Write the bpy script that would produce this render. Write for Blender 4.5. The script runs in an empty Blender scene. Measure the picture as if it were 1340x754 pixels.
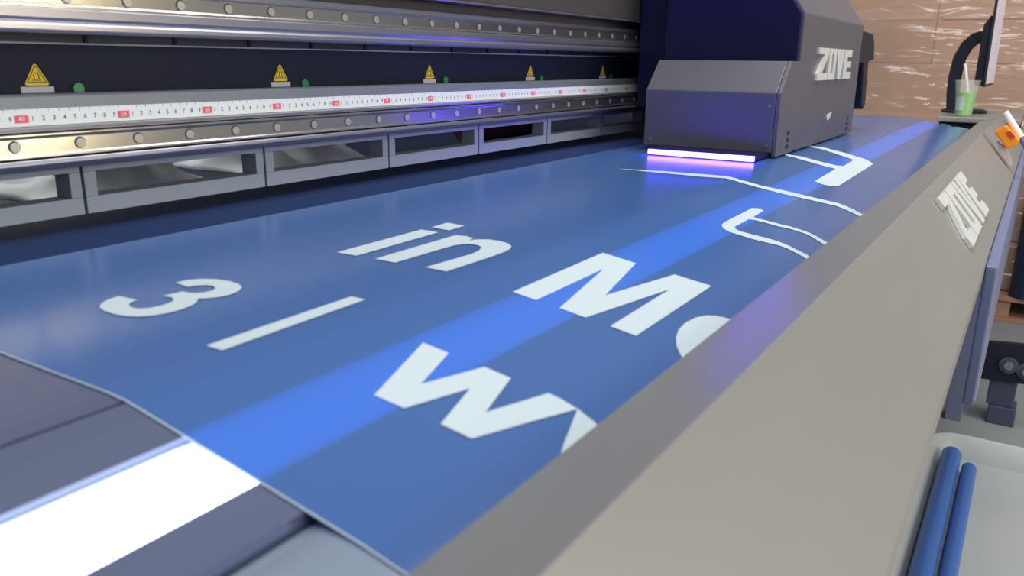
import bpy, bmesh, math, random
from mathutils import Vector, Matrix
random.seed(7)
C = bpy.context.scene.collection
ZO = 1.06            # height of the ruler line above the floor; every z below is measured from the ruler
R = math.radians

# ------------------------------------------------------------------ materials
def lin(c):
    return tuple((x/12.92 if x <= .04045 else ((x+.055)/1.055)**2.4) for x in (v/255 for v in c))

def mat(name, rgb, rough=.5, metal=0., spec=.5, noise=0., nscale=8., stretch=(1, 1, 1), bump=0., emit=None, estr=0., coat=0., alpha=1., trans=0.):
    m = bpy.data.materials.new(name); m.use_nodes = True
    nt = m.node_tree; b = nt.nodes['Principled BSDF']
    col = lin(rgb) + (1,)
    b.inputs['Base Color'].default_value = col
    b.inputs['Roughness'].default_value = rough
    b.inputs['Metallic'].default_value = metal
    b.inputs['Specular IOR Level'].default_value = spec
    b.inputs['Coat Weight'].default_value = coat
    b.inputs['Alpha'].default_value = alpha
    b.inputs['Transmission Weight'].default_value = trans
    if emit:
        b.inputs['Emission Color'].default_value = emit + (1,)
        b.inputs['Emission Strength'].default_value = estr
    if noise or bump:
        tc = nt.nodes.new('ShaderNodeTexCoord'); mp = nt.nodes.new('ShaderNodeMapping'); nz = nt.nodes.new('ShaderNodeTexNoise')
        mp.inputs['Scale'].default_value = stretch; nz.inputs['Scale'].default_value = nscale; nz.inputs['Detail'].default_value = 4
        nt.links.new(tc.outputs['Object'], mp.inputs['Vector']); nt.links.new(mp.outputs['Vector'], nz.inputs['Vector'])
        if noise:
            rp = nt.nodes.new('ShaderNodeValToRGB')
            rp.color_ramp.elements[0].position = .3; rp.color_ramp.elements[1].position = .7
            rp.color_ramp.elements[0].color = tuple(v*(1-noise) for v in col[:3]) + (1,)
            rp.color_ramp.elements[1].color = tuple(min(1, v*(1+noise)) for v in col[:3]) + (1,)
            nt.links.new(nz.outputs['Fac'], rp.inputs['Fac']); nt.links.new(rp.outputs['Color'], b.inputs['Base Color'])
        if bump:
            bp = nt.nodes.new('ShaderNodeBump'); bp.inputs['Strength'].default_value = bump; bp.inputs['Distance'].default_value = .01
            nt.links.new(nz.outputs['Fac'], bp.inputs['Height']); nt.links.new(bp.outputs['Normal'], b.inputs['Normal'])
    return m

# ------------------------------------------------------------------ mesh builder (coordinates: x along the machine, y to its back, z from the ruler)
class MB:
    def __init__(s): s.bm = bmesh.new()
    def poly(s, pts):
        try: return s.bm.faces.new([s.bm.verts.new((p[0], p[1], p[2]+ZO)) for p in pts])
        except ValueError: return None
    def box(s, x0, x1, y0, y1, z0, z1):
        return s.prism([(x0, y0), (x1, y0), (x1, y1), (x0, y1)], 'z', z0, z1)
    def prism(s, pts, axis, a, b):
        f = {'x': lambda p, t: (t, p[0], p[1]), 'y': lambda p, t: (p[0], t, p[1]), 'z': lambda p, t: (p[0], p[1], t)}[axis]
        v0 = [s.bm.verts.new(Vector(f(p, a)) + Vector((0, 0, ZO))) for p in pts]
        v1 = [s.bm.verts.new(Vector(f(p, b)) + Vector((0, 0, ZO))) for p in pts]
        n = len(pts)
        s.bm.faces.new(v0); s.bm.faces.new(v1)
        for i in range(n): s.bm.faces.new((v0[i], v0[(i+1) % n], v1[(i+1) % n], v1[i]))
        return s
    def rings(s, rings, cap=True, closed=True):
        vs = [[s.bm.verts.new((p[0], p[1], p[2]+ZO)) for p in r] for r in rings]
        n = len(vs[0])
        for a, b in zip(vs, vs[1:]):
            for i in range(n if closed else n-1): s.bm.faces.new((a[i], a[(i+1) % n], b[(i+1) % n], b[i]))
        if cap: s.bm.faces.new(vs[0]); s.bm.faces.new(vs[-1])
        return s
    def tube(s, path, r, n=16, cap=True, sq=None):
        P = [Vector(p) for p in path]; rs = []
        for i, p in enumerate(P):
            d = (P[min(i+1, len(P)-1)] - P[max(i-1, 0)]).normalized()
            u = d.cross(Vector((0, 0, 1))) if abs(d.z) < .9 else d.cross(Vector((1, 0, 0)))
            u.normalize(); v = d.cross(u); rr = r[i] if isinstance(r, (list, tuple)) else r
            rs.append([p + (u*math.cos(2*math.pi*k/n) + v*math.sin(2*math.pi*k/n))*rr for k in range(n)])
        return s.rings(rs, cap)
    def lathe(s, prof, cx, cy, n=32, cap=True):
        return s.rings([[(cx+r*math.cos(2*math.pi*k/n), cy+r*math.sin(2*math.pi*k/n), z) for k in range(n)] for r, z in prof], cap)
    def build(s, name, m, parent=None, bevel=0., smooth=False, label=None, keep=None):
        bmesh.ops.recalc_face_normals(s.bm, faces=s.bm.faces[:])
        org = Vector((0, 0, 0))
        if parent is not None: org = keep if keep is not None else world_loc(parent)
        else:
            vs = [v.co for v in s.bm.verts]
            org = Vector(((min(v.x for v in vs)+max(v.x for v in vs))/2, (min(v.y for v in vs)+max(v.y for v in vs))/2, min(v.z for v in vs)))
        bmesh.ops.translate(s.bm, verts=s.bm.verts[:], vec=-org)
        me = bpy.data.meshes.new(name); s.bm.to_mesh(me); s.bm.free()
        me.materials.append(m)
        if smooth:
            for p in me.polygons: p.use_smooth = True
        o = bpy.data.objects.new(name, me); C.objects.link(o)
        if parent is not None:
            o.parent = parent; o.location = org - world_loc(parent)
        else: o.location = org
        if bevel:
            md = o.modifiers.new('bevel', 'BEVEL'); md.width = bevel; md.segments = 2; md.limit_method = 'ANGLE'; md.angle_limit = R(35)
        if smooth:
            md = o.modifiers.new('split', 'EDGE_SPLIT'); md.split_angle = R(40)
        if label: o['label'] = label
        return o

def world_loc(o):
    v = Vector(o.location)
    while o.parent is not None: o = o.parent; v = v + Vector(o.location)
    return v

def tag(o, label=None, cat=None, group=None, kind=None):
    for k, v in (('label', label), ('category', cat), ('group', group), ('kind', kind)):
        if v: o[k] = v
    return o

def thing(name, loc, label, cat, group=None):
    o = bpy.data.objects.new(name, None); o.empty_display_size = .05; C.objects.link(o)
    o.location = (loc[0], loc[1], loc[2]+ZO)
    return tag(o, label, cat, group)

def dup(o, loc, parent):
    c = o.copy(); C.objects.link(c); c.parent = parent; c.location = loc
    return c

def circle(cx, cz, r, n=20): return [(cx+r*math.cos(2*math.pi*k/n), cz+r*math.sin(2*math.pi*k/n)) for k in range(n)]
# ------------------------------------------------------------------ palette
M_alu = mat('brushed_aluminium', (150, 150, 158), .34, .85, noise=.06, nscale=30, stretch=(.3, 30, 30))
M_rail = mat('ground_steel_rail', (186, 182, 174), .2, .9, noise=.05, nscale=40, stretch=(.2, 30, 30))
M_lip = mat('satin_extrusion', (158, 157, 168), .3, .8)
M_panel = mat('brown_grey_panel', (66, 62, 60), .55, noise=.05)
M_dark = mat('dark_navy_panel', (20, 27, 46), .6, spec=.25)
M_slot = mat('dark_slot', (30, 36, 46), .5)
M_ledge = mat('grey_beam', (128, 134, 140), .45, .35, noise=.04)
M_frame = mat('grey_frame_paint', (150, 158, 168), .5, .1, noise=.04)
M_tape = mat('white_ruler_tape', (226, 232, 232), .4)
M_black = mat('black_print', (40, 44, 50), .6)
M_red = mat('red_print', (232, 96, 112), .6)
M_white = mat('white_print', (232, 236, 236), .5)
M_yellow = mat('warning_yellow', (238, 206, 20), .5)
M_plate = mat('pale_sticker', (186, 190, 200), .5)
M_green = mat('green_lens', (28, 128, 84), .35)
M_screw = mat('screw_cap', (176, 172, 168), .35, .4)
M_screwring = mat('screw_recess', (84, 78, 72), .6, .3)
M_platen = mat('anodised_platen', (104, 110, 140), .34, .25, noise=.05, nscale=12, stretch=(.4, 6, 6))
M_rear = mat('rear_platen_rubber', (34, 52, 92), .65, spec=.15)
M_slope = mat('polished_slope', (116, 124, 154), .26, .4, noise=.05, nscale=9, stretch=(.4, 6, 6))
M_lip2 = mat('polished_round_lip', (158, 170, 190), .24, .35)
M_led = mat('led_diffuser', (255, 255, 255), .4, emit=(.86, .93, 1.), estr=3.4)
M_cover = mat('grey_beige_metal_paint', (150, 148, 144), .42, .25, noise=.035, nscale=3, stretch=(.6, 5, 5))
M_body = mat('carriage_grey_paint', (98, 96, 106), .4, .15)
M_navy = mat('carriage_navy_panel', (18, 18, 64), .42, spec=.35)
M_blk = mat('black_plastic', (26, 28, 40), .45)
M_logo = mat('brushed_logo_metal', (226, 228, 224), .32, .2)
M_uv = mat('uv_lamp_tubes', (255, 255, 255), .4, emit=(.034, .013, 1.), estr=80.)
M_ink = mat('white_ink', (206, 220, 224), .5)
M_bgrey = mat('blue_grey_sheet', (122, 130, 164), .45, .2)
M_floor = mat('grey_workshop_floor', (146, 152, 152), .6, noise=.06, nscale=3)
M_wall = mat('pale_grey_wall', (150, 150, 148), .8, noise=.03)
M_board = mat('brown_cardboard', (188, 153, 130), .75, noise=.05, nscale=3)
M_tapeb = mat('packing_tape', (194, 160, 140), .45)
M_tray = mat('pale_plastic_tray', (174, 180, 180), .4, noise=.03, nscale=4)
M_blueroll = mat('blue_film_roll', (62, 104, 176), .4, noise=.06, nscale=4, stretch=(.3, 3, 3))
M_wood = mat('pallet_wood', (168, 126, 104), .8, noise=.12, nscale=6, stretch=(4, .5, 4))
M_navyroll = mat('dark_navy_film', (22, 36, 66), .5)
M_bluer = mat('mid_blue_film', (40, 82, 140), .45)
M_orange = mat('orange_plastic', (244, 150, 26), .4)
M_redl = mat('red_label', (206, 52, 48), .5)
M_pale = mat('pale_blade', (206, 190, 190), .4)
M_iron = mat('blackened_steel', (28, 30, 46), .5, .2)
M_foot = mat('slate_grey_steel', (78, 84, 108), .5, .2)
M_bolt = mat('galvanised_bolt', (150, 148, 158), .35, .6)
M_sheet = mat('white_plastic_sheet', (214, 221, 222), .35, noise=.05, nscale=7)
M_mag = mat('dark_magenta_film', (70, 26, 66), .5)
M_screen = mat('pale_monitor_screen', (196, 190, 206), .25, emit=(.6, .57, .68), estr=.35)
M_greenl = mat('green_drink', (112, 206, 70), .35)
M_labelw = mat('drink_label', (190, 214, 206), .4)
M_straw = mat('white_straw', (236, 236, 232), .4)
M_capgrey = mat('dark_grey_cap', (66, 68, 74), .5)

# clear plastic for the cup
M_clear = bpy.data.materials.new('clear_plastic'); M_clear.use_nodes = True
nt = M_clear.node_tree; nt.nodes.clear()
o_ = nt.nodes.new('ShaderNodeOutputMaterial'); mx = nt.nodes.new('ShaderNodeMixShader'); tr = nt.nodes.new('ShaderNodeBsdfTransparent'); gl = nt.nodes.new('ShaderNodeBsdfPrincipled')
gl.inputs['Base Color'].default_value = (.8, .8, .78, 1); gl.inputs['Roughness'].default_value = .15; mx.inputs[0].default_value = .16
nt.links.new(tr.outputs[0], mx.inputs[1]); nt.links.new(gl.outputs[0], mx.inputs[2]); nt.links.new(mx.outputs[0], o_.inputs[0])

# stretch film: clear, glossy, wrinkled
M_film = bpy.data.materials.new('stretch_film'); M_film.use_nodes = True
nt = M_film.node_tree; nt.nodes.clear()
o_ = nt.nodes.new('ShaderNodeOutputMaterial'); mx = nt.nodes.new('ShaderNodeMixShader'); tr = nt.nodes.new('ShaderNodeBsdfTransparent'); gl = nt.nodes.new('ShaderNodeBsdfGlossy')
tc = nt.nodes.new('ShaderNodeTexCoord'); mp = nt.nodes.new('ShaderNodeMapping'); nz = nt.nodes.new('ShaderNodeTexNoise'); bp = nt.nodes.new('ShaderNodeBump')
mp.inputs['Scale'].default_value = (1, 1.1, 5.5); nz.inputs['Scale'].default_value = 2.9; nz.inputs['Detail'].default_value = 2; nz.inputs['Distortion'].default_value = .5
bp.inputs['Strength'].default_value = 1.; bp.inputs['Distance'].default_value = .06
gl.inputs['Roughness'].default_value = .16; gl.inputs['Color'].default_value = (1, 1, 1, 1); mx.inputs[0].default_value = .045
for a, b in ((tc.outputs['Object'], mp.inputs[0]), (mp.outputs[0], nz.inputs['Vector']), (nz.outputs['Fac'], bp.inputs['Height']), (bp.outputs[0], gl.inputs['Normal']),
             (tr.outputs[0], mx.inputs[1]), (gl.outputs[0], mx.inputs[2]), (mx.outputs[0], o_.inputs[0])): nt.links.new(a, b)

# printed banner: blue ink on a translucent glossy film
M_banner = bpy.data.materials.new('blue_printed_film'); M_banner.use_nodes = True
nt = M_banner.node_tree; b = nt.nodes['Principled BSDF']; o_ = nt.nodes['Material Output']
b.inputs['Base Color'].default_value = lin((76, 113, 174)) + (1,); b.inputs['Roughness'].default_value = .2; b.inputs['Specular IOR Level'].default_value = .5
tl = nt.nodes.new('ShaderNodeBsdfTranslucent'); tl.inputs['Color'].default_value = (.0, .16, .92, 1)
mx = nt.nodes.new('ShaderNodeMixShader'); mx.inputs[0].default_value = .10
tc = nt.nodes.new('ShaderNodeTexCoord'); nz = nt.nodes.new('ShaderNodeTexNoise'); nz.inputs['Scale'].default_value = 9.; bp = nt.nodes.new('ShaderNodeBump'); bp.inputs['Strength'].default_value = .05; bp.inputs['Distance'].default_value = .01
nt.links.new(tc.outputs['Object'], nz.inputs['Vector']); nt.links.new(nz.outputs['Fac'], bp.inputs['Height']); nt.links.new(bp.outputs[0], b.inputs['Normal'])
nt.links.new(b.outputs[0], mx.inputs[1]); nt.links.new(tl.outputs[0], mx.inputs[2]); nt.links.new(mx.outputs[0], o_.inputs[0])

FL = -1.06
# ------------------------------------------------------------------ the room
m = MB(); m.box(-3, 5.2, -4, 3.4, FL-.1, FL); tag(m.build('floor', M_floor), kind='structure')
m = MB(); m.box(-3, 5.2, 3.4, 3.5, FL, 1.9); tag(m.build('wall_back', M_wall), kind='structure')
m = MB(); m.box(5.2, 5.3, -4, 3.4, FL, 1.9); tag(m.build('wall_right', M_wall), kind='structure')

# ------------------------------------------------------------------ printer bed
KY = [.5, -.40, -.415, -.43, -.57, -.60, -.63, -.66, -.70]
KZ = [-.108, -.108, -.1088, -.1110, -.1341, -.1405, -.149, -.161, -.182]
def prof(y):
    if y >= KY[0]: return KZ[0]
    for (a, za), (b, zb) in zip(zip(KY, KZ), zip(KY[1:], KZ[1:])):
        if y >= b: return za + (zb-za)*(a-y)/(a-b)
    return KZ[-1]
X0, X1 = -1.0, 2.66
bed = thing('printer_bed', (.8, -.2, FL), 'long dark metal printer bed under the blue banner, bare and shiny at its near end', 'printer bed')
def strip(y0, y1, name, m_, drop=.0004, thick=.02, bev=0, label=None, ys=None):
    ys = ys or [y0] + [y for y in KY if y1 < y < y0] + [y1]
    top = [(y, prof(y)-drop) for y in ys]; bot = [(y1, min(t[1] for t in top)-thick), (y0, min(t[1] for t in top)-thick)]
    q = MB(); q.prism(top+bot, 'x', X0, X1); return q.build(name, m_, bed, bev, label=label)
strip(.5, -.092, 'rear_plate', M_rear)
strip(-.0925, -.4135, 'flat_plate', M_platen)
strip(-.4165, -.4600, 'slope_plate', M_slope)
strip(-.5113, -.5400, 'slope_plate', M_slope)
lp = [(-.5425-d, prof(-.5425-d)-.0004-.006*math.exp(-d/.011)) for d in (0, .002, .004, .007, .010, .014, .019, .025, .033, .045, .06, .08, .11, .1575)]
q = MB(); q.prism(lp + [(-.70, -.21), (-.5425, -.21)], 'x', X0, X1); q.build('rounded_lip', M_lip2, bed, smooth=True)
q = MB()   # trough that holds the light bar
za, zb = prof(-.4615), prof(-.510)
q.prism([(-.4602, za-.004), (-.4602, za-.044), (-.5111, zb-.044), (-.5111, zb-.004), (-.5103, zb-.004), (-.5103, zb-.043), (-.461, za-.043), (-.461, za-.004)], 'x', X0, X1)
trough = q.build('light_trough', M_ink, bed)
q = MB()
arc = [(-.4857 - .0245*math.cos(math.pi*k/10), (za+zb)/2-.021 + .0075*math.sin(math.pi*k/10)) for k in range(11)]
q.prism(arc + [(-.4612, (za+zb)/2-.032), (-.5102, (za+zb)/2-.032)], 'x', X0+.002, X1-.002)
q.build('light_bar', M_led, trough, smooth=True, label='glowing white light bar set into the bed')
q = MB(); q.box(X0+.01, X1-.01, -.66, .48, -.30, -.205); q.build('bed_beam', M_dark, bed)
q = MB(); q.box(X0+.01, X1-.01, -.05, .48, -.206, -.1292); q.build('bed_support', M_dark, bed)
for x in (X0+.1, X1-.2):
    for y in (-.60, .36):
        q = MB(); q.box(x, x+.09, y, y+.09, FL, -.30); q.build('leg', M_dark, bed, .004)
q = MB(); q.box(X0, X1, .485, .50, -.1082, -.05); q.build('rear_guard', M_dark, bed)

# ------------------------------------------------------------------ gantry
gan = thing('gantry', (.8, .15, -.1083), 'long aluminium printer gantry with two screwed rails, dark panel and ruler, behind the blue banner', 'gantry')
GX0, GX1 = -1.0, 2.66
def bar(name, pts, m_, bev=.0012, x0=GX0, x1=GX1, parent=gan, label=None, smooth=False):
    q = MB(); q.prism(pts, 'x', x0, x1); return q.build(name, m_, parent, bev, label=label, smooth=smooth)
bar('upper_panel', [(-.02, .142), (.30, .142), (.30, .40), (-.02, .40)], M_panel, .003)
bar('upper_trim', [(-.024, .1395), (.0, .1395), (.0, .1425), (-.024, .1425)], M_lip, .0008)
bar('upper_beam', [(.0, .1185), (.30, .1185), (.30, .1395), (.0, .1395)], M_panel)
bar('upper_lip', [(-.014, .1185), (.02, .1185), (.02, .1255), (-.012, .1255)], M_lip)
up_rail = bar('upper_rail', [(-.004, .0985), (-.015, .0985), (-.015, .1005), (-.0135, .1025), (-.0135, .1155), (-.015, .1170), (-.015, .1185), (-.004, .1185)], M_rail, .0005)
bar('upper_extrusion', [(-.004, .0985), (-.017, .0985), (-.018, .090), (-.0165, .0865), (-.0185, .0835), (-.0185, .079), (-.016, .0765), (.02, .0765), (.02, .1184), (-.004, .1184)], M_lip, .001)
bar('slot_strip', [(.02, .0690), (.026, .0690), (.026, .0800), (.02, .0800)], M_slot, 0)
for k in range(14):
    q = MB(); x = -.12+.1*k; q.box(x, x+.004, .018, .021, .0695, .0765); q.build('slot_clip', M_dark, gan)
bar('slot_edge', [(.019, .0675), (.026, .0675), (.026, .0690), (.019, .0690)], M_frame, 0)
bar('dark_panel', [(.022, .012), (.30, .012), (.30, .0676), (.022, .0676)], M_dark, 0)
bar('lower_beam', [(.0, -.045), (.12, -.045), (.12, .0118), (.018, .0118), (.018, .0225), (.004, .0225), (.0, .0205)], M_ledge, .001)
bar('upper_core', [(.026, .0678), (.30, .0678), (.30, .1183), (.026, .1183)], M_dark, 0)
lo_rail = bar('lower_rail', [(-.002, -.0325), (-.020, -.0325), (-.020, -.0305), (-.0185, -.0285), (-.0185, -.0150), (-.020, -.0130), (-.020, -.0110), (-.002, -.0110)], M_rail, .0005)
bar('lower_ledge', [(.0, -.0100), (-.012, -.0100), (-.0125, -.0065), (.0, -.0058)], M_lip, .0005)
bar('lower_lip', [(.0, -.0340), (-.021, -.0340), (-.023, -.0380), (-.020, -.0440), (.0, -.0440)], M_lip, .001)
def rail_screws(rail, y, z, x_start, n, pitch=.06):
    q = MB(); q.prism(circle(0, z, .0056), 'y', y-.0004, y+.0001); 
    a = q.build('screw', M_screwring, rail, keep=Vector((0, 0, 0)))
    q = MB(); q.prism(circle(0.0006, z-.0004, .0046), 'y', y-.0009, y-.0003); 
    b_ = q.build('screw_cap', M_screw, rail, keep=Vector((0, 0, 0)))
    base = -world_loc(rail)
    b_.parent = a; b_.location = (0, 0, 0)
    a.location = base + Vector((x_start, 0, 0))
    for k in range(1, n):
        c = dup(a, base + Vector((x_start+k*pitch, 0, 0)), rail); dup(b_, (0, 0, 0), c)
rail_screws(up_rail, -.0135, .1085, -.0112, 25)
rail_screws(lo_rail, -.0185, -.0215, -.0183, 24)
# ruler
rul = bar('ruler', [(-.0004, -.0055), (-.0012, -.0055), (-.0012, .0098), (-.0004, .0098)], M_tape, 0)
q = MB()
for k in range(-30, 150):
    if k % 10 == 0: continue
    h = .0032 if k % 5 == 0 else .0022
    q.box(k*.01-.00018+.0052, k*.01+.00018+.0052, -.00135, -.0011, .0098-h, .0096)
q.build('graduation_marks', M_black, rul)
def text_mesh(items, name, m_, parent, y, size):
    bm = bmesh.new()
    for s, x, z, sc in items:
        cu = bpy.data.curves.new('t', 'FONT'); cu.body = s; cu.size = size*sc; cu.align_x = 'CENTER'; cu.align_y = 'CENTER'; cu.resolution_u = 2
        ob = bpy.data.objects.new('t', cu); C.objects.link(ob)
        bpy.context.view_layer.update()
        me = bpy.data.meshes.new_from_object(ob.evaluated_get(bpy.context.evaluated_depsgraph_get()))
        me.transform(Matrix.Translation((x, y, z+ZO)) @ Matrix.Rotation(R(90), 4, 'X'))
        bm.from_mesh(me); bpy.data.objects.remove(ob); bpy.data.meshes.remove(me); bpy.data.curves.remove(cu)
    q = MB(); q.bm.free(); q.bm = bm
    return q.build(name, m_, parent)
dig, dec, decb = [], [], []
for k in range(-30, 150):
    x = k*.01
    if k % 10:
        dig.append((str(k % 10), x, .0012, 1))
    else:
        dec.append((str(40+k), x, .0012, .95))
        q = MB(); q.prism([(x-.0064, -.0022), (x+.0064, -.0022), (x+.0064, .0046), (x-.0064, .0046)], 'y', -.00150, -.0011); q.build('decade_box', M_red, rul)
text_mesh(dig, 'black_numerals', M_black, rul, -.0014, .0062)
text_mesh(dec, 'decade_numerals', M_white, rul, -.0017, .0062)
# warning labels, one every 30 cm
def tri(cx, cz, s, t=.12):
    P = [Vector((cx-.5*s, cz)), Vector((cx+.5*s, cz)), Vector((cx, cz+.87*s))]; out = []
    for i in range(3):
        p, a, b2 = P[i], P[i-1], P[(i+1) % 3]
        out += [tuple(p+(a-p)*t), tuple(p+((a+b2)/2-p)*t*.62), tuple(p+(b2-p)*t)]
    return out
def warning(x):
    q = MB(); q.prism(tri(x, .0298, .0245), 'y', .0214, .0222); w = q.build('warning_label', M_yellow, gan)
    q = MB()
    o1, o2 = tri(x, .0320, .0192, .06), tri(x, .0330, .0164, .06)
    n = len(o1)
    for i in range(n): q.prism([o1[i], o1[(i+1) % n], o2[(i+1) % n], o2[i]], 'y', .0211, .0215)
    q.build('black_triangle', M_black, w)
    q = MB(); a = [(x-.0022+.0003, .0358), (x-.0024, .0392), (x-.0012, .0412), (x+.0012, .0412), (x+.0024, .0392), (x+.0022, .0358)]
    for p1, p2 in zip(a, a[1:]):
        d = (Vector(p2)-Vector(p1)).normalized()*.0004; nn = Vector((-d.y, d.x))
        q.prism([tuple(Vector(p1)-d+nn), tuple(Vector(p2)+d+nn), tuple(Vector(p2)+d-nn), tuple(Vector(p1)-d-nn)], 'y', .0211, .0215)
    for zz in (.0338, .0350): q.box(x-.0048, x+.0048, .0211, .0215, zz, zz+.0005)
    q.build('hot_surface_symbol', M_black, w)
    q = MB(); q.box(x-.0155, x+.0155, .0213, .0222, .0228, .0288); pl = q.build('nameplate', M_plate, gan, .0004)
    q = MB(); q.prism(circle(x+.039, .0262, .0058, 14), 'y', .0196, .0222); q.build('green_lens', M_green, gan, .0004)
for k in range(-1, 5): warning(.0306+.2985*k)
# grey guard frames under the rails
for k in range(-3, 7):
    a = .0515+.2265*k; b2 = a+.2235
    q = MB()
    q.box(a, b2, .0, .026, -.0935, -.0768); q.box(a, b2, .0, .026, -.052, -.0442)
    q.box(a, a+.0125, .0, .026, -.0768, -.052); q.box(b2-.0115, b2, .0, .026, -.0768, -.052)
    q.build('guard_frame', M_frame, gan, .0006)
for x in (GX0, GX1-.12):
    q = MB(); q.box(x, x+.12, .03, .34, -.1082, .40); q.build('end_column', M_panel, gan, .004)

# ------------------------------------------------------------------ front cover
cov = thing('front_cover', (.9, -.69, -.30), 'long grey beige metal front cover with raised silver letters, right of the blue banner', 'machine cover')
CX0, CX1 = -.75, 2.74
IN, RI, OU = (-.6155, -.118), (-.6695, -.098), (-.7490, -.1930)
sec = [IN, RI, OU, (-.749, -.215), (-.7475, -.215), (-.7475, -.1938), (-.6690, -.1000), (-.6160, -.1200)]
q = MB(); q.prism(sec, 'x', CX0, CX1); q.build('cover_panel', M_cover, cov, .0016)
q = MB(); q.prism([(-.705, -.16), (-.735, -.196), (-.735, -.32), (-.705, -.32)], 'x', CX0, CX1); q.build('cover_beam', M_bgrey, cov, .001)
q = MB(); q.prism([(.95, -.3205), (.62, -.42), (.62, -.3205)], 'y', -.764, -.735)
q.bm.clear(); q.prism([(.84, -.2), (2.72, -.2), (2.72, -.45), (1.02, -.45), (.84, -.40)], 'y', -.764, -.7492); q.build('lower_apron', M_bgrey, cov, .003)
for x in (CX0+.2, 2.45):
    q = MB(); q.box(x, x+.05, -.715, -.668, FL, -.30); q.build('cover_post', M_bgrey, cov, .002)
# raised letters Z O V E
LET = {
 'Z': [[(0, 1), (1, 1), (1, .80), (.42, .22), (1, .22), (1, 0), (0, 0), (0, .20), (.58, .80), (0, .80)]],
 'O': [[(0, 0), (1, 0), (1, 1), (0, 1)], [(.36, .18), (.64, .18), (.64, .82), (.36, .82)]],
 'V': [[(0, 1), (.34, 1), (.5, .34), (.66, 1), (1, 1), (.70, 0), (.30, 0)]],
 'E': [[(0, 0), (1, 0), (1, .24), (.42, .24), (.42, .39), (.9, .39), (.9, .61), (.42, .61), (.42, .76), (1, .76), (1, 1), (0, 1)]],
}
def letter(ch, f, thick, name, parent, label):
    """f maps (u, v, t) in the letter's own box to a point; t = 0 on the surface, 1 at the raised face"""
    loops = LET[ch]
    q = MB(); bm = q.bm
    if len(loops) == 1:
        v0 = [bm.verts.new(Vector(f(u, v, 0))+Vector((0, 0, ZO))) for u, v in loops[0]]; v1 = [bm.verts.new(Vector(f(u, v, 1))+Vector((0, 0, ZO))) for u, v in loops[0]]
        bm.faces.new(v0); bm.faces.new(v1); n = len(v0)
        for i in range(n): bm.faces.new((v0[i], v0[(i+1) % n], v1[(i+1) % n], v1[i]))
    else:
        A = [[[bm.verts.new(Vector(f(u, v, t))+Vector((0, 0, ZO))) for u, v in L] for L in loops] for t in (0, 1)]
        n = 4
        for i in range(n):
            j = (i+1) % n
            for t in (0, 1): bm.faces.new((A[t][0][i], A[t][0][j], A[t][1][j], A[t][1][i]))
            for L in (0, 1): bm.faces.new((A[0][L][i], A[0][L][j], A[1][L][j], A[1][L][i]))
    return q.build(name, M_logo, parent, label=label)
a50 = R(50); dv = Vector((0, -math.cos(a50), -math.sin(a50))); nv = Vector((0, -math.sin(a50), math.cos(a50)))
P0 = Vector((0, RI[0], RI[1]))
xs = [(.783, .862, 'Z'), (.868, .950, 'O'), (.954, 1.037, 'V'), (1.041, 1.122, 'E')]
for x0_, x1_, ch in xs:
    f = lambda u, v, t, a=x0_, b=x1_: Vector((a+(b-a)*u, 0, 0)) + P0 + dv*(.0172+.0758*(1-v)) + nv*(.0004+.0055*t)
    letter(ch, f, .005, 'logo_letter', cov, 'raised silver letter %s' % ch)

# ------------------------------------------------------------------ end cabinet with monitor and drink
cab = thing('end_cabinet', (3.1, -.6, FL), 'dark cabinet with a grey top at the far end, carrying the monitor and green drink', 'cabinet')
q = MB(); q.box(2.86, 3.42, -.725, -.485, FL, -.1305); q.build('body', M_dark, cab, .004)
q = MB(); q.box(2.84, 3.44, -.73, -.48, -.130, -.112); q.build('top', M_cover, cab, .003, label='grey cabinet top')

mon = thing('monitor', (3.17, -.535, -.112), 'black monitor on a curved stand seen edge-on at the far end', 'monitor')
q = MB(); q.lathe([(.0, -.112), (.075, -.112), (.078, -.106), (.070, -.099), (.0, -.097)][1:4], 3.17, -.535, 32); q.build('stand_base', M_blk, mon)
q = MB()
pa = [(-.497, -.100), (-.490, -.04), (-.488, .02), (-.494, .085), (-.512, .130), (-.535, .155), (-.560, .163)]
wd = [.042, .040, .038, .040, .044, .05, .06]
rg = []
for i, (y, z) in enumerate(pa):
    d = Vector(pa[min(i+1, 6)])-Vector(pa[max(i-1, 0)]); d.normalize(); nn = Vector((-d.y, d.x))*.021
    rg.append([(3.17-wd[i]/2, y+nn.x, z+nn.y), (3.17+wd[i]/2, y+nn.x, z+nn.y), (3.17+wd[i]/2, y-nn.x, z-nn.y), (3.17-wd[i]/2, y-nn.x, z-nn.y)])
q.rings(rg); q.build('stand_arm', M_blk, mon, .003)
q = MB(); q.prism([(-.560, -.010), (-.590, -.012), (-.588, .20), (-.582, .235), (-.562, .20)], 'x', 3.07, 3.50); q.build('rear_housing', M_blk, mon, .004)
q = MB(); q.prism([(-.5905, -.014), (-.600, -.014), (-.596, .36), (-.5865, .36)], 'x', 3.03, 3.54); scr = q.build('bezel', M_blk, mon, .002)
q = MB(); q.prism([(-.6001, -.004), (-.6012, -.004), (-.5972, .35), (-.5961, .35)], 'x', 3.034, 3.536); q.build('screen', M_screen, scr)

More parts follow.
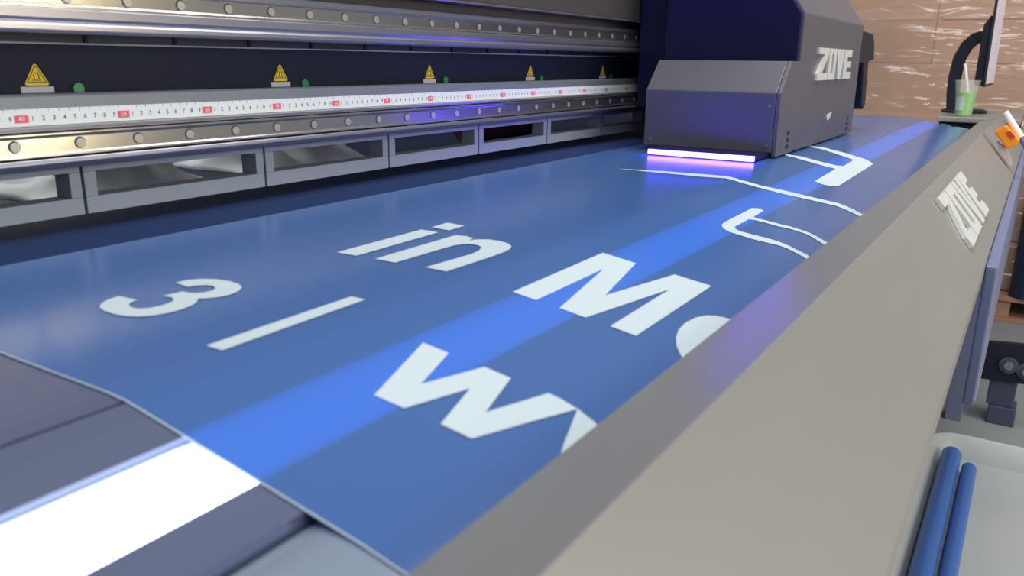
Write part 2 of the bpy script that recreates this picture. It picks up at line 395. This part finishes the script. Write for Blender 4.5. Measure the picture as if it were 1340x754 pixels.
cup = thing('drink_cup', (2.93, -.551, -.112), 'clear plastic cup of green drink with a white straw, on the far cabinet', 'drink cup')
q = MB(); n_ = 28
q.lathe([(.027, -.1115), (.030, -.075), (.0345, -.030), (.0395, .006), (.0412, .008), (.0412, .0105), (.0385, .0105), (.0335, -.030), (.029, -.075), (.026, -.1095)], 2.93, -.551, n_); q.build('cup_wall', M_clear, cup, smooth=True)
q = MB(); q.lathe([(.0255, -.1085), (.0285, -.075), (.033, -.032)], 2.93, -.551, n_); q.build('green_drink', M_greenl, cup, smooth=True)
q = MB()
for (za_, zb_) in ((-.092, -.045),):
    ra, rb = .0288, .0334
    A = [(2.93+ra*math.cos(R(t)), -.551+ra*math.sin(R(t)), za_) for t in range(120, 181, 10)]; B = [(2.93+rb*math.cos(R(t)), -.551+rb*math.sin(R(t)), zb_) for t in range(120, 181, 10)]
    q.rings([A, B], cap=False, closed=False)
q.build('cup_label', M_labelw, cup)
q = MB(); q.tube([(2.935, -.561, -.085), (2.93, -.552, -.02), (2.922, -.533, .065)], .0052, 12); q.build('straw', M_straw, cup, smooth=True)

# orange tape dispenser leaning on the sloping cover
dsp = thing('tape_dispenser', (1.9, -.727, -.166), 'small orange plastic tape dispenser with a red label resting on the cover slope', 'tape dispenser')
def slab(pts, x0, x1): q = MB(); q.prism(pts, 'x', x0, x1); return q
slab([(-.690, -.096), (-.712, -.079), (-.746, -.113), (-.742, -.124), (-.722, -.135)], 1.865, 1.915).build('body', M_orange, dsp, .004)
slab([(-.716, -.097), (-.722, -.092), (-.735, -.105), (-.729, -.111)], 1.862, 1.866).build('red_label', M_redl, dsp)
q = MB(); q.tube([(1.90, -.704, -.052), (1.90, -.746, -.108)], .0085, 14); q.build('white_tube', M_straw, dsp, smooth=True)
q = MB(); q.tube([(1.905, -.738, -.098), (1.905, -.764, -.135)], .007, 14); q.build('blue_tube', M_bgrey, dsp, smooth=True)
slab([(-.698, -.119), (-.720, -.134), (-.7335, -.158), (-.7375, -.174), (-.7345, -.1765), (-.712, -.150)], 1.88, 1.905).build('blade', M_pale, dsp, .001)
dsp.location += Vector((0, -.004, .005))

# ------------------------------------------------------------------ print carriage
car = thing('print_carriage', (1.45, -.25, -.104), 'grey print carriage with silver letters and glowing violet lamp, above the banner', 'print carriage')
q = MB(); q.prism([(1.10, -.098), (1.10, .0074), (1.154, .0625), (1.215, .0625), (1.215, -.098)], 'y', -.382, -.134); q.build('front_housing', M_body, car, .002)
q = MB(); q.prism([(-.39, -.1045), (-.39, .149), (-.31, .262), (-.12, .262), (-.12, -.075)], 'x', 1.217, 1.79); q.build('main_housing', M_body, car, .003)
q = MB(); q.prism([(1.1, -.1042), (1.1, .0074), (1.154, .0625), (1.2165, .0625), (1.2165, -.1042)], 'y', -.39, -.3825); q.build('side_plate', M_body, car, .001)
q = MB(); q.prism([(-.384, .0632), (-.384, .147), (-.306, .258), (-.125, .258), (-.125, .0632)], 'x', 1.207, 1.2166); q.build('navy_front_panel', M_navy, car, .001)
q = MB(); q.box(1.30, 1.74, -.1195, -.0246, -.040, .30); q.build('mounting_block', M_navy, car, .004)
for y, z in ((-.372, -.085), (-.372, -.015), (-.148, -.085)):
    q = MB()
    q.rings([[(x, y+.0035*math.cos(2*math.pi*k/12), z+.0035*math.sin(2*math.pi*k/12)) for k in range(12)] for x in (1.0985, 1.1002)]); q.build('screw', M_bolt, car)
# vents
for x0_ in (1.172, 1.72):
    for k in range(3):
        q = MB(); z = -.066-.0125*k
        q.prism([(x0_+.010*math.cos(t*math.pi/6)+.002, z+.0042*math.sin(t*math.pi/6)) for t in range(12)], 'y', -.3908, -.3895); q.build('vent_slot', M_blk, car)
q = MB(); q.prism([(1.485, -.058), (1.497, -.060), (1.512, -.055), (1.520, -.046), (1.530, -.0435), (1.522, -.043), (1.512, -.047), (1.500, -.045), (1.490, -.049), (1.482, -.050)], 'y', -.3925, -.3899); q.build('emblem', M_logo, car)
for x0_, x1_, ch in ((1.335, 1.425, 'Z'), (1.430, 1.498, 'O'), (1.503, 1.578, 'V'), (1.583, 1.662, 'E')):
    f = lambda u, v, t, a=x0_, b=x1_: (a+(b-a)*u, -.3902-.005*t, .0265+.063*v)
    letter(ch, f, .005, 'logo_letter', car, 'raised silver letter %s' % ch)
# rear bracket
q = MB(); q.prism([(1.80, .138), (1.94, .135), (1.975, .115), (2.0, .070), (1.925, .066), (1.952, -.045), (1.93, -.055), (1.90, -.04), (1.86, .062), (1.80, .062)], 'y', -.388, -.30); q.build('rear_bracket', M_blk, car, .003)
q = MB(); q.prism([(1.79, -.08), (2.03, -.08), (2.01, .115), (1.98, .125), (1.79, .125)], 'y', -.2995, -.14); q.build('rear_housing', M_body, car, .003)
# violet curing lamp
q = MB(); q.prism([(1.0200, -.0966), (1.0200, -.0958), (1.0995, -.0958), (1.0995, -.1045), (1.0215, -.1045), (1.0215, -.0966)], 'y', -.378, -.178); lh = q.build('lamp_housing', M_navy, car, .001)
q = MB(); q.prism([(1.012, -.376), (1.0208, -.376), (1.0208, -.180), (1.0165, -.180)], 'z', -.1052, -.0968); q.build('violet_lamp', M_uv, lh, label='glowing violet white lamp bar')

# ------------------------------------------------------------------ the printed banner
ban = thing('printed_banner', (1.2, -.35, -.1075), 'wide blue printed banner with white lettering, lying across the printer bed', 'banner')
BX0, BX1, BY0, BY1 = -.1805, 2.60, -.088, -.695
ys = [BY0] + [y for y in KY if BY1 < y < BY0] + [-.2, -.3, -.5, BY1]; ys = sorted(set(ys), reverse=True)
q = MB(); nx = 24
q.rings([[(BX0+(BX1-BX0)*i/nx, y, prof(y)+(.0006 if y < -.0881 else .0003)) for i in range(nx+1)] for y in ys], cap=False, closed=False)
sheet = q.build('sheet', M_banner, ban, smooth=True)
q = MB(); q.rings([[(BX0-.0007, y, prof(y)+.0001), (BX0-.0007, y, prof(y)+.0008), (BX0, y, prof(y)+.0008), (BX0, y, prof(y)+.0001)] for y in ys]); q.build('cut_edge', M_ink, ban, label='thin pale cut edge')
GLYPHS = {
 'numeral_three': [(-0.0311,-0.2486),(-0.0215,-0.2488),(-0.0129,-0.2551),(-0.0073,-0.2654),(-0.0052,-0.2782),(-0.0067,-0.2901),(-0.011,-0.2991),(-0.0196,-0.3057),(-0.0297,-0.3083),(-0.0386,-0.3066),(-0.0452,-0.3023),(-0.049,-0.2982),(-0.0533,-0.3035),(-0.0608,-0.3083),(-0.0708,-0.3107),(-0.081,-0.3106),(-0.0898,-0.3075),(-0.0968,-0.3019),(-0.1013,-0.2925),(-0.1032,-0.2824),(-0.102,-0.2696),(-0.099,-0.2603),(-0.0933,-0.2538),(-0.0856,-0.2492),(-0.0763,-0.247),(-0.0749,-0.2665),(-0.0816,-0.2689),(-0.0853,-0.2729),(-0.0875,-0.2788),(-0.087,-0.2855),(-0.0815,-0.2905),(-0.0734,-0.2919),(-0.0656,-0.2907),(-0.0602,-0.2872),(-0.0572,-0.2805),(-0.0585,-0.272),(-0.0429,-0.2736),(-0.043,-0.2796),(-0.0407,-0.2849),(-0.0356,-0.2882),(-0.029,-0.2888),(-0.0239,-0.2856),(-0.0209,-0.2792),(-0.0224,-0.2727),(-0.0278,-0.2678),(-0.0336,-0.2666)] ,
 'divider_bar': [(-0.1086,-0.3846),(0.0166,-0.3824),(0.0163,-0.396),(-0.1087,-0.399)] ,
 'letter_i': [(0.1116,-0.2758),(0.2334,-0.2732),(0.2326,-0.2957),(0.1122,-0.2989)] ,
 'letter_dot': [(0.2482,-0.2745),(0.2776,-0.2726),(0.2748,-0.2971),(0.2463,-0.2988)] ,
 'letter_n': [(0.1126,-0.3194),(0.2314,-0.3171),(0.2338,-0.3287),(0.23,-0.3398),(0.2187,-0.3421),(0.2275,-0.3454),(0.234,-0.3546),(0.2343,-0.3662),(0.23,-0.379),(0.2223,-0.3877),(0.2124,-0.3927),(0.1998,-0.3953),(0.1769,-0.3963),(0.1133,-0.395),(0.1142,-0.3726),(0.1742,-0.3761),(0.1884,-0.3742),(0.2014,-0.3688),(0.2072,-0.3611),(0.2084,-0.3519),(0.2026,-0.346),(0.1928,-0.343),(0.1754,-0.3425),(0.1121,-0.3424)] ,
 'letter_m': [(0.1152,-0.4571),(0.2749,-0.4553),(0.2758,-0.4889),(0.174,-0.5079),(0.2794,-0.5251),(0.2809,-0.5591),(0.1189,-0.5598),(0.1187,-0.5392),(0.237,-0.5374),(0.1179,-0.5194),(0.1176,-0.4974),(0.2328,-0.4771),(0.116,-0.4778)] ,
 'letter_o': [(0.2202,-0.5991),(0.2176,-0.5919),(0.2151,-0.5866),(0.2074,-0.5808),(0.195,-0.5768),(0.177,-0.5752),(0.1592,-0.5766),(0.1436,-0.5805),(0.1296,-0.5864),(0.119,-0.5932),(0.1092,-0.6014),(0.1153,-0.6103),(0.1671,-0.6113)] ,
 'letter_w': [(-0.0852,-0.4942),(-0.0113,-0.4698),(-0.0103,-0.4895),(-0.0556,-0.5034),(-0.0084,-0.5153),(-0.0082,-0.5345),(-0.0539,-0.547),(-0.0068,-0.5599),(-0.0071,-0.5681),(-0.0083,-0.5749),(-0.0094,-0.5815),(-0.0115,-0.5802),(-0.0818,-0.5574),(-0.0821,-0.5376),(-0.0381,-0.5254),(-0.0839,-0.5144)] ,
 'letter_y': [(-0.0091,-0.5807),(-0.0138,-0.5938),(-0.0195,-0.603),(-0.0577,-0.6031),(-0.0597,-0.5977),(-0.0499,-0.5939)] ,
 'curved_line': [(0.7956,-0.2238),(0.813,-0.2962),(0.8166,-0.3616),(0.817,-0.3954),(0.8022,-0.4193),(0.798,-0.4514),(0.8054,-0.4861),(0.8096,-0.5273),(0.8141,-0.558),(0.8036,-0.5756),(0.7909,-0.5917),(0.7784,-0.6044),(0.7541,-0.6043),(0.7703,-0.5919),(0.7811,-0.5754),(0.79,-0.5598),(0.7853,-0.5297),(0.7776,-0.4902),(0.7774,-0.4508),(0.7819,-0.4224),(0.792,-0.4019),(0.7872,-0.3685),(0.7901,-0.3056)] ,
 'hooked_character': [(0.5036,-0.4926),(0.5167,-0.4906),(0.6344,-0.4888),(0.6434,-0.4962),(0.636,-0.5031),(0.5873,-0.5046),(0.5844,-0.509),(0.5874,-0.5216),(0.5878,-0.537),(0.5903,-0.5494),(0.5883,-0.5607),(0.5853,-0.5721),(0.5786,-0.5832),(0.5713,-0.5921),(0.5649,-0.5997),(0.5474,-0.6009),(0.5562,-0.5929),(0.5666,-0.5818),(0.5738,-0.5727),(0.5765,-0.5615),(0.5775,-0.5505),(0.5736,-0.5386),(0.574,-0.5232),(0.5724,-0.5104),(0.5672,-0.5047),(0.5122,-0.5051),(0.5037,-0.5094),(0.5,-0.5164),(0.501,-0.5297),(0.5034,-0.5455),(0.5032,-0.5577),(0.4974,-0.5713),(0.492,-0.5816),(0.4867,-0.5921),(0.4798,-0.5991),(0.4658,-0.5995),(0.4731,-0.5925),(0.4794,-0.5818),(0.4845,-0.5717),(0.4865,-0.5613),(0.4835,-0.5491),(0.481,-0.5337),(0.4827,-0.5188),(0.483,-0.5082),(0.49,-0.4996)] ,
 'forked_character': [(1.4169,-0.3701),(1.3863,-0.3937),(1.3836,-0.4089),(1.3721,-0.4341),(1.3682,-0.4573),(1.3555,-0.4802),(1.343,-0.5025),(1.3058,-0.5239),(1.2544,-0.5253),(0.9518,-0.5297),(0.9373,-0.5204),(0.9353,-0.5085),(0.947,-0.4952),(1.1258,-0.4899),(1.1278,-0.4713),(1.1335,-0.4473),(1.1414,-0.4237),(1.153,-0.4032),(1.1725,-0.3878),(1.2034,-0.3828),(1.1814,-0.399),(1.1796,-0.4158),(1.1726,-0.4382),(1.1683,-0.4625),(1.1693,-0.4824),(1.1824,-0.4926),(1.2929,-0.4896),(1.3043,-0.4775),(1.3225,-0.4507),(1.3386,-0.4252),(1.3521,-0.4014),(1.3876,-0.377)] ,

}
for nm, pts in GLYPHS.items():
    q = MB(); bm = q.bm
    fc = bm.faces.new([bm.verts.new((x, y, 0)) for x, y in pts])
    bmesh.ops.triangulate(bm, faces=[fc])
    for y in ys:
        bmesh.ops.bisect_plane(bm, geom=bm.verts[:]+bm.edges[:]+bm.faces[:], plane_co=(0, y, 0), plane_no=(0, 1, 0), dist=1e-6)
    for v in bm.verts: v.co.z = prof(v.co.y)+.0012+ZO
    o = q.build(nm, M_ink, ban, label='white printed ' + nm.replace('_', ' '))

# ------------------------------------------------------------------ sheets and rolls behind the guard frames
def heap(name, x0, x1, y0, y1, h, seed, m_, label, cat):
    random.seed(seed); nx_, ny_ = 28, 12; q = MB(); ph = [random.uniform(0, 6) for _ in range(6)]
    rows = []
    for j in range(ny_+1):
        row = []
        for i in range(nx_+1):
            u, v = i/nx_, j/ny_
            e = min(1, 5*min(u, 1-u))*min(1, 3*min(v, 1-v)+.0)
            z = h*e*(.62+.22*math.sin(7*u+ph[0])+.16*math.sin(17*u+5*v+ph[1])+.10*math.sin(31*u-9*v+ph[2]))
            row.append((x0+(x1-x0)*u+.006*math.sin(9*v+ph[3]), y0+(y1-y0)*v+.012*math.sin(11*u+ph[4]), -.1085+max(.0002, z)))
        rows.append(row)
    q.rings(rows, cap=False, closed=False)
    o = q.build(name, m_, None, smooth=True)
    md = o.modifiers.new('thick', 'SOLIDIFY'); md.thickness = .0008; md.offset = 1
    return tag(o, label, cat)
heap('plastic_sheet', -.30, .06, .16, .38, .056, 3, M_sheet, 'crumpled white plastic sheet behind the nearest grey guard frame', 'plastic sheet')
heap('plastic_sheet', .09, .34, .15, .40, .056, 5, M_sheet, 'crumpled white plastic sheet behind the second grey guard frame from the near end', 'plastic sheet')
heap('plastic_bag', .40, .66, .15, .38, .060, 9, M_sheet, 'rounded white plastic bag behind the third grey guard frame from the near end', 'plastic bag')
q = MB(); q.tube([(.98, .21, -.078), (1.22, .21, -.078)], .029, 24); tag(q.build('film_roll', M_mag, None, smooth=True), 'dark magenta film roll behind the guard frames near the carriage', 'film roll')

# ------------------------------------------------------------------ tray, rolls and bracket on the floor
def rrect(x0, x1, y0, y1, r, z, n=6):
    out = []
    for cx, cy, a0 in ((x1-r, y1-r, 0), (x0+r, y1-r, 90), (x0+r, y0+r, 180), (x1-r, y0+r, 270)):
        out += [(cx+r*math.cos(R(a0+90*k/n)), cy+r*math.sin(R(a0+90*k/n)), z) for k in range(n+1)]
    return out
q = MB(); tx0, tx1, ty0, ty1 = .2, 2.175, -1.75, -.650
q.rings([rrect(tx0+.03, tx1-.03, ty0+.03, ty1-.03, .06, FL), rrect(tx0+.004, tx1-.004, ty0+.004, ty1-.004, .08, FL+.060), rrect(tx0-.006, tx1+.006, ty0-.006, ty1+.006, .085, FL+.063),
         rrect(tx0-.006, tx1+.006, ty0-.006, ty1+.006, .085, FL+.069), rrect(tx0+.002, tx1-.002, ty0+.002, ty1-.002, .08, FL+.072), rrect(tx0+.012, tx1-.012, ty0+.012, ty1-.012, .075, FL+.066), rrect(tx0+.036, tx1-.036, ty0+.036, ty1-.036, .055, FL+.008)])
tag(q.build('floor_tray', M_tray, None, smooth=True), 'large pale grey plastic tray with a raised rim on the floor, bottom right', 'tray')
for (ya, yb, xe, r, lb) in ((-.7135, -.7155, 2.10, .0255, 'bright blue film roll in the floor tray, nearest the front cover'), (-.7640, -.7650, 2.045, .019, 'darker blue film roll in the floor tray, right of the bright blue roll')):
    t = thing('film_roll', ((xe+.5)/2, ya, FL+.008), lb, 'film roll', None)
    q = MB(); q.tube([(.5, ya, FL+.009+r), (xe-.003, yb, FL+.009+r), (xe, yb, FL+.009+r)], [r, r, r-.003], 24); q.build('film', M_blueroll, t, smooth=True)
    q = MB(); q.tube([(xe-.002, yb, FL+.009+r), (xe+.0015, yb, FL+.009+r)], r*.55, 16); q.build('core', M_navyroll, t)
brk = thing('floor_bracket', (2.52, -.83, FL), 'black bolted bracket on a slate grey foot, standing on the floor beyond the tray', 'bracket')
q = MB(); q.prism([(-.742, -.785), (-.744, -.915), (-.905, -.905), (-.905, -.770)], 'x', 2.49, 2.505); pl = q.build('bolted_plate', M_iron, brk, .004)
for y, z in ((-.818, -.852), (-.868, -.862)):
    def disc(r, a, b2, n=24): return [[(x, y+r*math.cos(2*math.pi*k/n), z+r*math.sin(2*math.pi*k/n)) for k in range(n)] for x in (a, b2)]
    q = MB(); q.rings(disc(.027, 2.484, 2.4895)); w = q.build('washer', M_foot, pl, .001)
    q = MB(); q.rings(disc(.014, 2.474, 2.4838, 6)); q.build('bolt', M_bolt, w, .001)
q = MB(); q.box(2.5055, 2.57, -.852, -.775, -1.0, -.80); q.build('post', M_foot, brk, .004)
q = MB(); q.box(2.495, 2.585, -.862, -.784, FL, -.999); q.build('foot', M_foot, brk, .004)

# ------------------------------------------------------------------ wrapped boxes on pallets at the far end
BOXX = 3.92
pz = FL+.115
for (y0, y1, lb) in ((-1.75, -.70, 'wooden pallet under the navy film rolls at the right edge'), (-.66, .44, 'wooden pallet under the film-wrapped boxes behind the printer end'), (.48, 1.58, 'wooden pallet under the boxes seen through the guard frames')):
    t = thing('pallet', (4.4, (y0+y1)/2, FL), lb, 'pallet')
    px = 3.78 if y0 < -1 else 3.85
    for k in range(3): q = MB(); yy = y0+(y1-y0-.1)*k/2; q.box(px+.01, 4.86, yy, yy+.1, FL+.018, FL+.095); q.build('bearer', M_wood, t, .002)
    for k in range(5): q = MB(); xx = px+.235*k; q.box(xx, xx+.12, y0, y1, FL+.0955, pz); q.build('deck_board', M_wood, t, .002)
    for k in range(2): q = MB(); xx = px+.88*k; q.box(xx, xx+.12, y0, y1, FL, FL+.0175); q.build('bottom_board', M_wood, t, .002)
hs = [pz, -.43, .068, .50, .92]
g = 'brown cardboard boxes of the film-wrapped stack'
for r_ in range(4):
    off = 0 if r_ % 2 == 0 else .33
    cuts = [-1.12, -.32, .44, 1.02, 1.56] if r_ >= 2 else [-1.12, -.50, .02, .50, 1.02, 1.56][0:1]+[-.42, .28, .92, 1.56]
    for c_ in range(len(cuts)-1):
        y0, y1 = cuts[c_]+.0005, cuts[c_+1]-.0005
        t = thing('cardboard_box', (4.3, (y0+y1)/2, hs[r_]), None, 'cardboard box', g)
        lv = ('bottom', 'second', 'third', 'top')[r_]
        pos = ('rightmost', 'second from right', 'third from right', 'farthest left')[c_]
        t['label'] = 'cardboard box in the %s layer of the wrapped stack, %s' % (lv, pos)
        q = MB(); q.box(BOXX+random.uniform(0, .004), 4.78, y0, y1, hs[r_]+.0005, hs[r_+1]-.0005); q.build('carton', M_board, t, .002)
        q = MB(); zc = (hs[r_]+hs[r_+1])/2; q.box(BOXX-.0012, BOXX-.0004, y0+.02, y1-.02, zc-.024, zc+.024); q.build('tape_strip', M_tapeb, t)
# stretch film round the stack
q = MB(); ny_, nz_ = 60, 50; rows = []
for j in range(nz_+1):
    z = pz+.01+(.93-pz)*j/nz_; row = []
    for i in range(ny_+1):
        y = -1.12+(2.70)*i/ny_
        row.append((BOXX-.010-.004*math.sin(y*9+z*13)-.003*math.sin(y*23-z*31), y, z))
    rows.append(row)
q.rings(rows, cap=False, closed=False)
tag(q.build('stretch_film', M_film, None, smooth=True), 'clear wrinkled stretch film wrapped over the brown cardboard boxes', 'stretch film')
# upright rolls on the right pallet
for (x, y, r, z1, m_, lb) in ((3.830, -.846, .062, -.445, M_navyroll, 'dark navy film roll standing upright on the pallet at the right edge'), (3.832, -.974, .062, -.48, M_bluer, 'mid blue film roll standing upright right of the dark navy roll')):
    t = thing('film_roll', (x, y, pz), lb, 'film roll')
    q = MB(); q.tube([(x, y, pz+.001), (x, y, z1-.004), (x, y, z1)], [r, r, r-.004], 28); q.build('film', m_, t, smooth=True)
    q = MB(); q.tube([(x, y, z1-.002), (x, y, z1+.002)], r*.6, 20); q.build('core', M_board, t)
jar = thing('glue_jar', (3.832, -.858, -.443), 'white topped dark grey jar standing on the navy film roll', 'jar')
q = MB(); q.lathe([(.040, -0.4425), (.044, -0.4380), (.044, -0.3850), (.040, -0.3790)], 3.832, -.858, 24); q.build('jar_body', M_capgrey, jar, smooth=True)
q = MB(); q.lathe([(.038, -0.3788), (.041, -0.3700), (.041, -0.3050), (.030, -0.2800), (.016, -0.2760)], 3.832, -.858, 24); q.build('jar_top', M_straw, jar, smooth=True)

# ------------------------------------------------------------------ light: overhead workshop light, added fills for boxes, sheets, cover and rails, grey ambient around
def area(name, loc, target, sx, sy, power, col=(1, 1, 1)):
    l = bpy.data.lights.new(name, 'AREA'); l.shape = 'RECTANGLE'; l.size = sx; l.size_y = sy; l.energy = power; l.color = col
    o = bpy.data.objects.new(name, l); C.objects.link(o); o.location = (loc[0], loc[1], loc[2]+ZO)
    d = Vector(target)-Vector(loc); o.rotation_euler = d.to_track_quat('-Z', 'Y').to_euler(); return o
area('overhead_light', (.6, -.9, 2.2), (.6, -.7, 0), 3.2, 1.6, 60, (.96, .98, 1))
area('overhead_light', (1.9, -.9, 2.1), (3.9, -.3, .1), 2.0, 1.0, 30, (1, .97, .94))  # added light aimed at the box stack to brighten it
area('rear_fill', (.3, 2.3, 1.2), (.3, .2, -.1), 2.4, 1.0, 24)  # unseen light added behind the gantry to lift the plastic sheets
area('front_fill', (.2, -3.4, .9), (.5, -.6, -.1), 2.4, 1.6, 40, (1, .98, .95))  # added area light from the front, brightens the cover slope
area('warm_fill', (1.45, -3.0, .05), (.3, 0, 0), .35, 2.0, 22, (1, .82, .5))  # added warm strip light for the rail highlights, no door behind it
w = bpy.data.worlds.new('workshop'); bpy.context.scene.world = w; w.use_nodes = True
w.node_tree.nodes['Background'].inputs[0].default_value = (.62, .66, .72, 1); w.node_tree.nodes['Background'].inputs[1].default_value = .38

# ------------------------------------------------------------------ camera
cd = bpy.data.cameras.new('camera'); cam = bpy.data.objects.new('camera', cd); C.objects.link(cam)
cam.location = (-.39578, -.77926, .05755+ZO); cam.rotation_euler = (R(74.383), R(-.66838), R(-57.53465))
cd.sensor_width = 36; cd.lens = 1064.9/1340*36; cd.clip_start = .01
cd.dof.use_dof = True; cd.dof.focus_distance = 1.25; cd.dof.aperture_fstop = 9
sc = bpy.context.scene; sc.camera = cam
sc.view_settings.view_transform = 'Standard'; sc.view_settings.look = 'None'; sc.view_settings.exposure = 0; sc.view_settings.gamma = 1; sc.view_settings.use_curve_mapping = False
sc.cycles.use_denoising = True
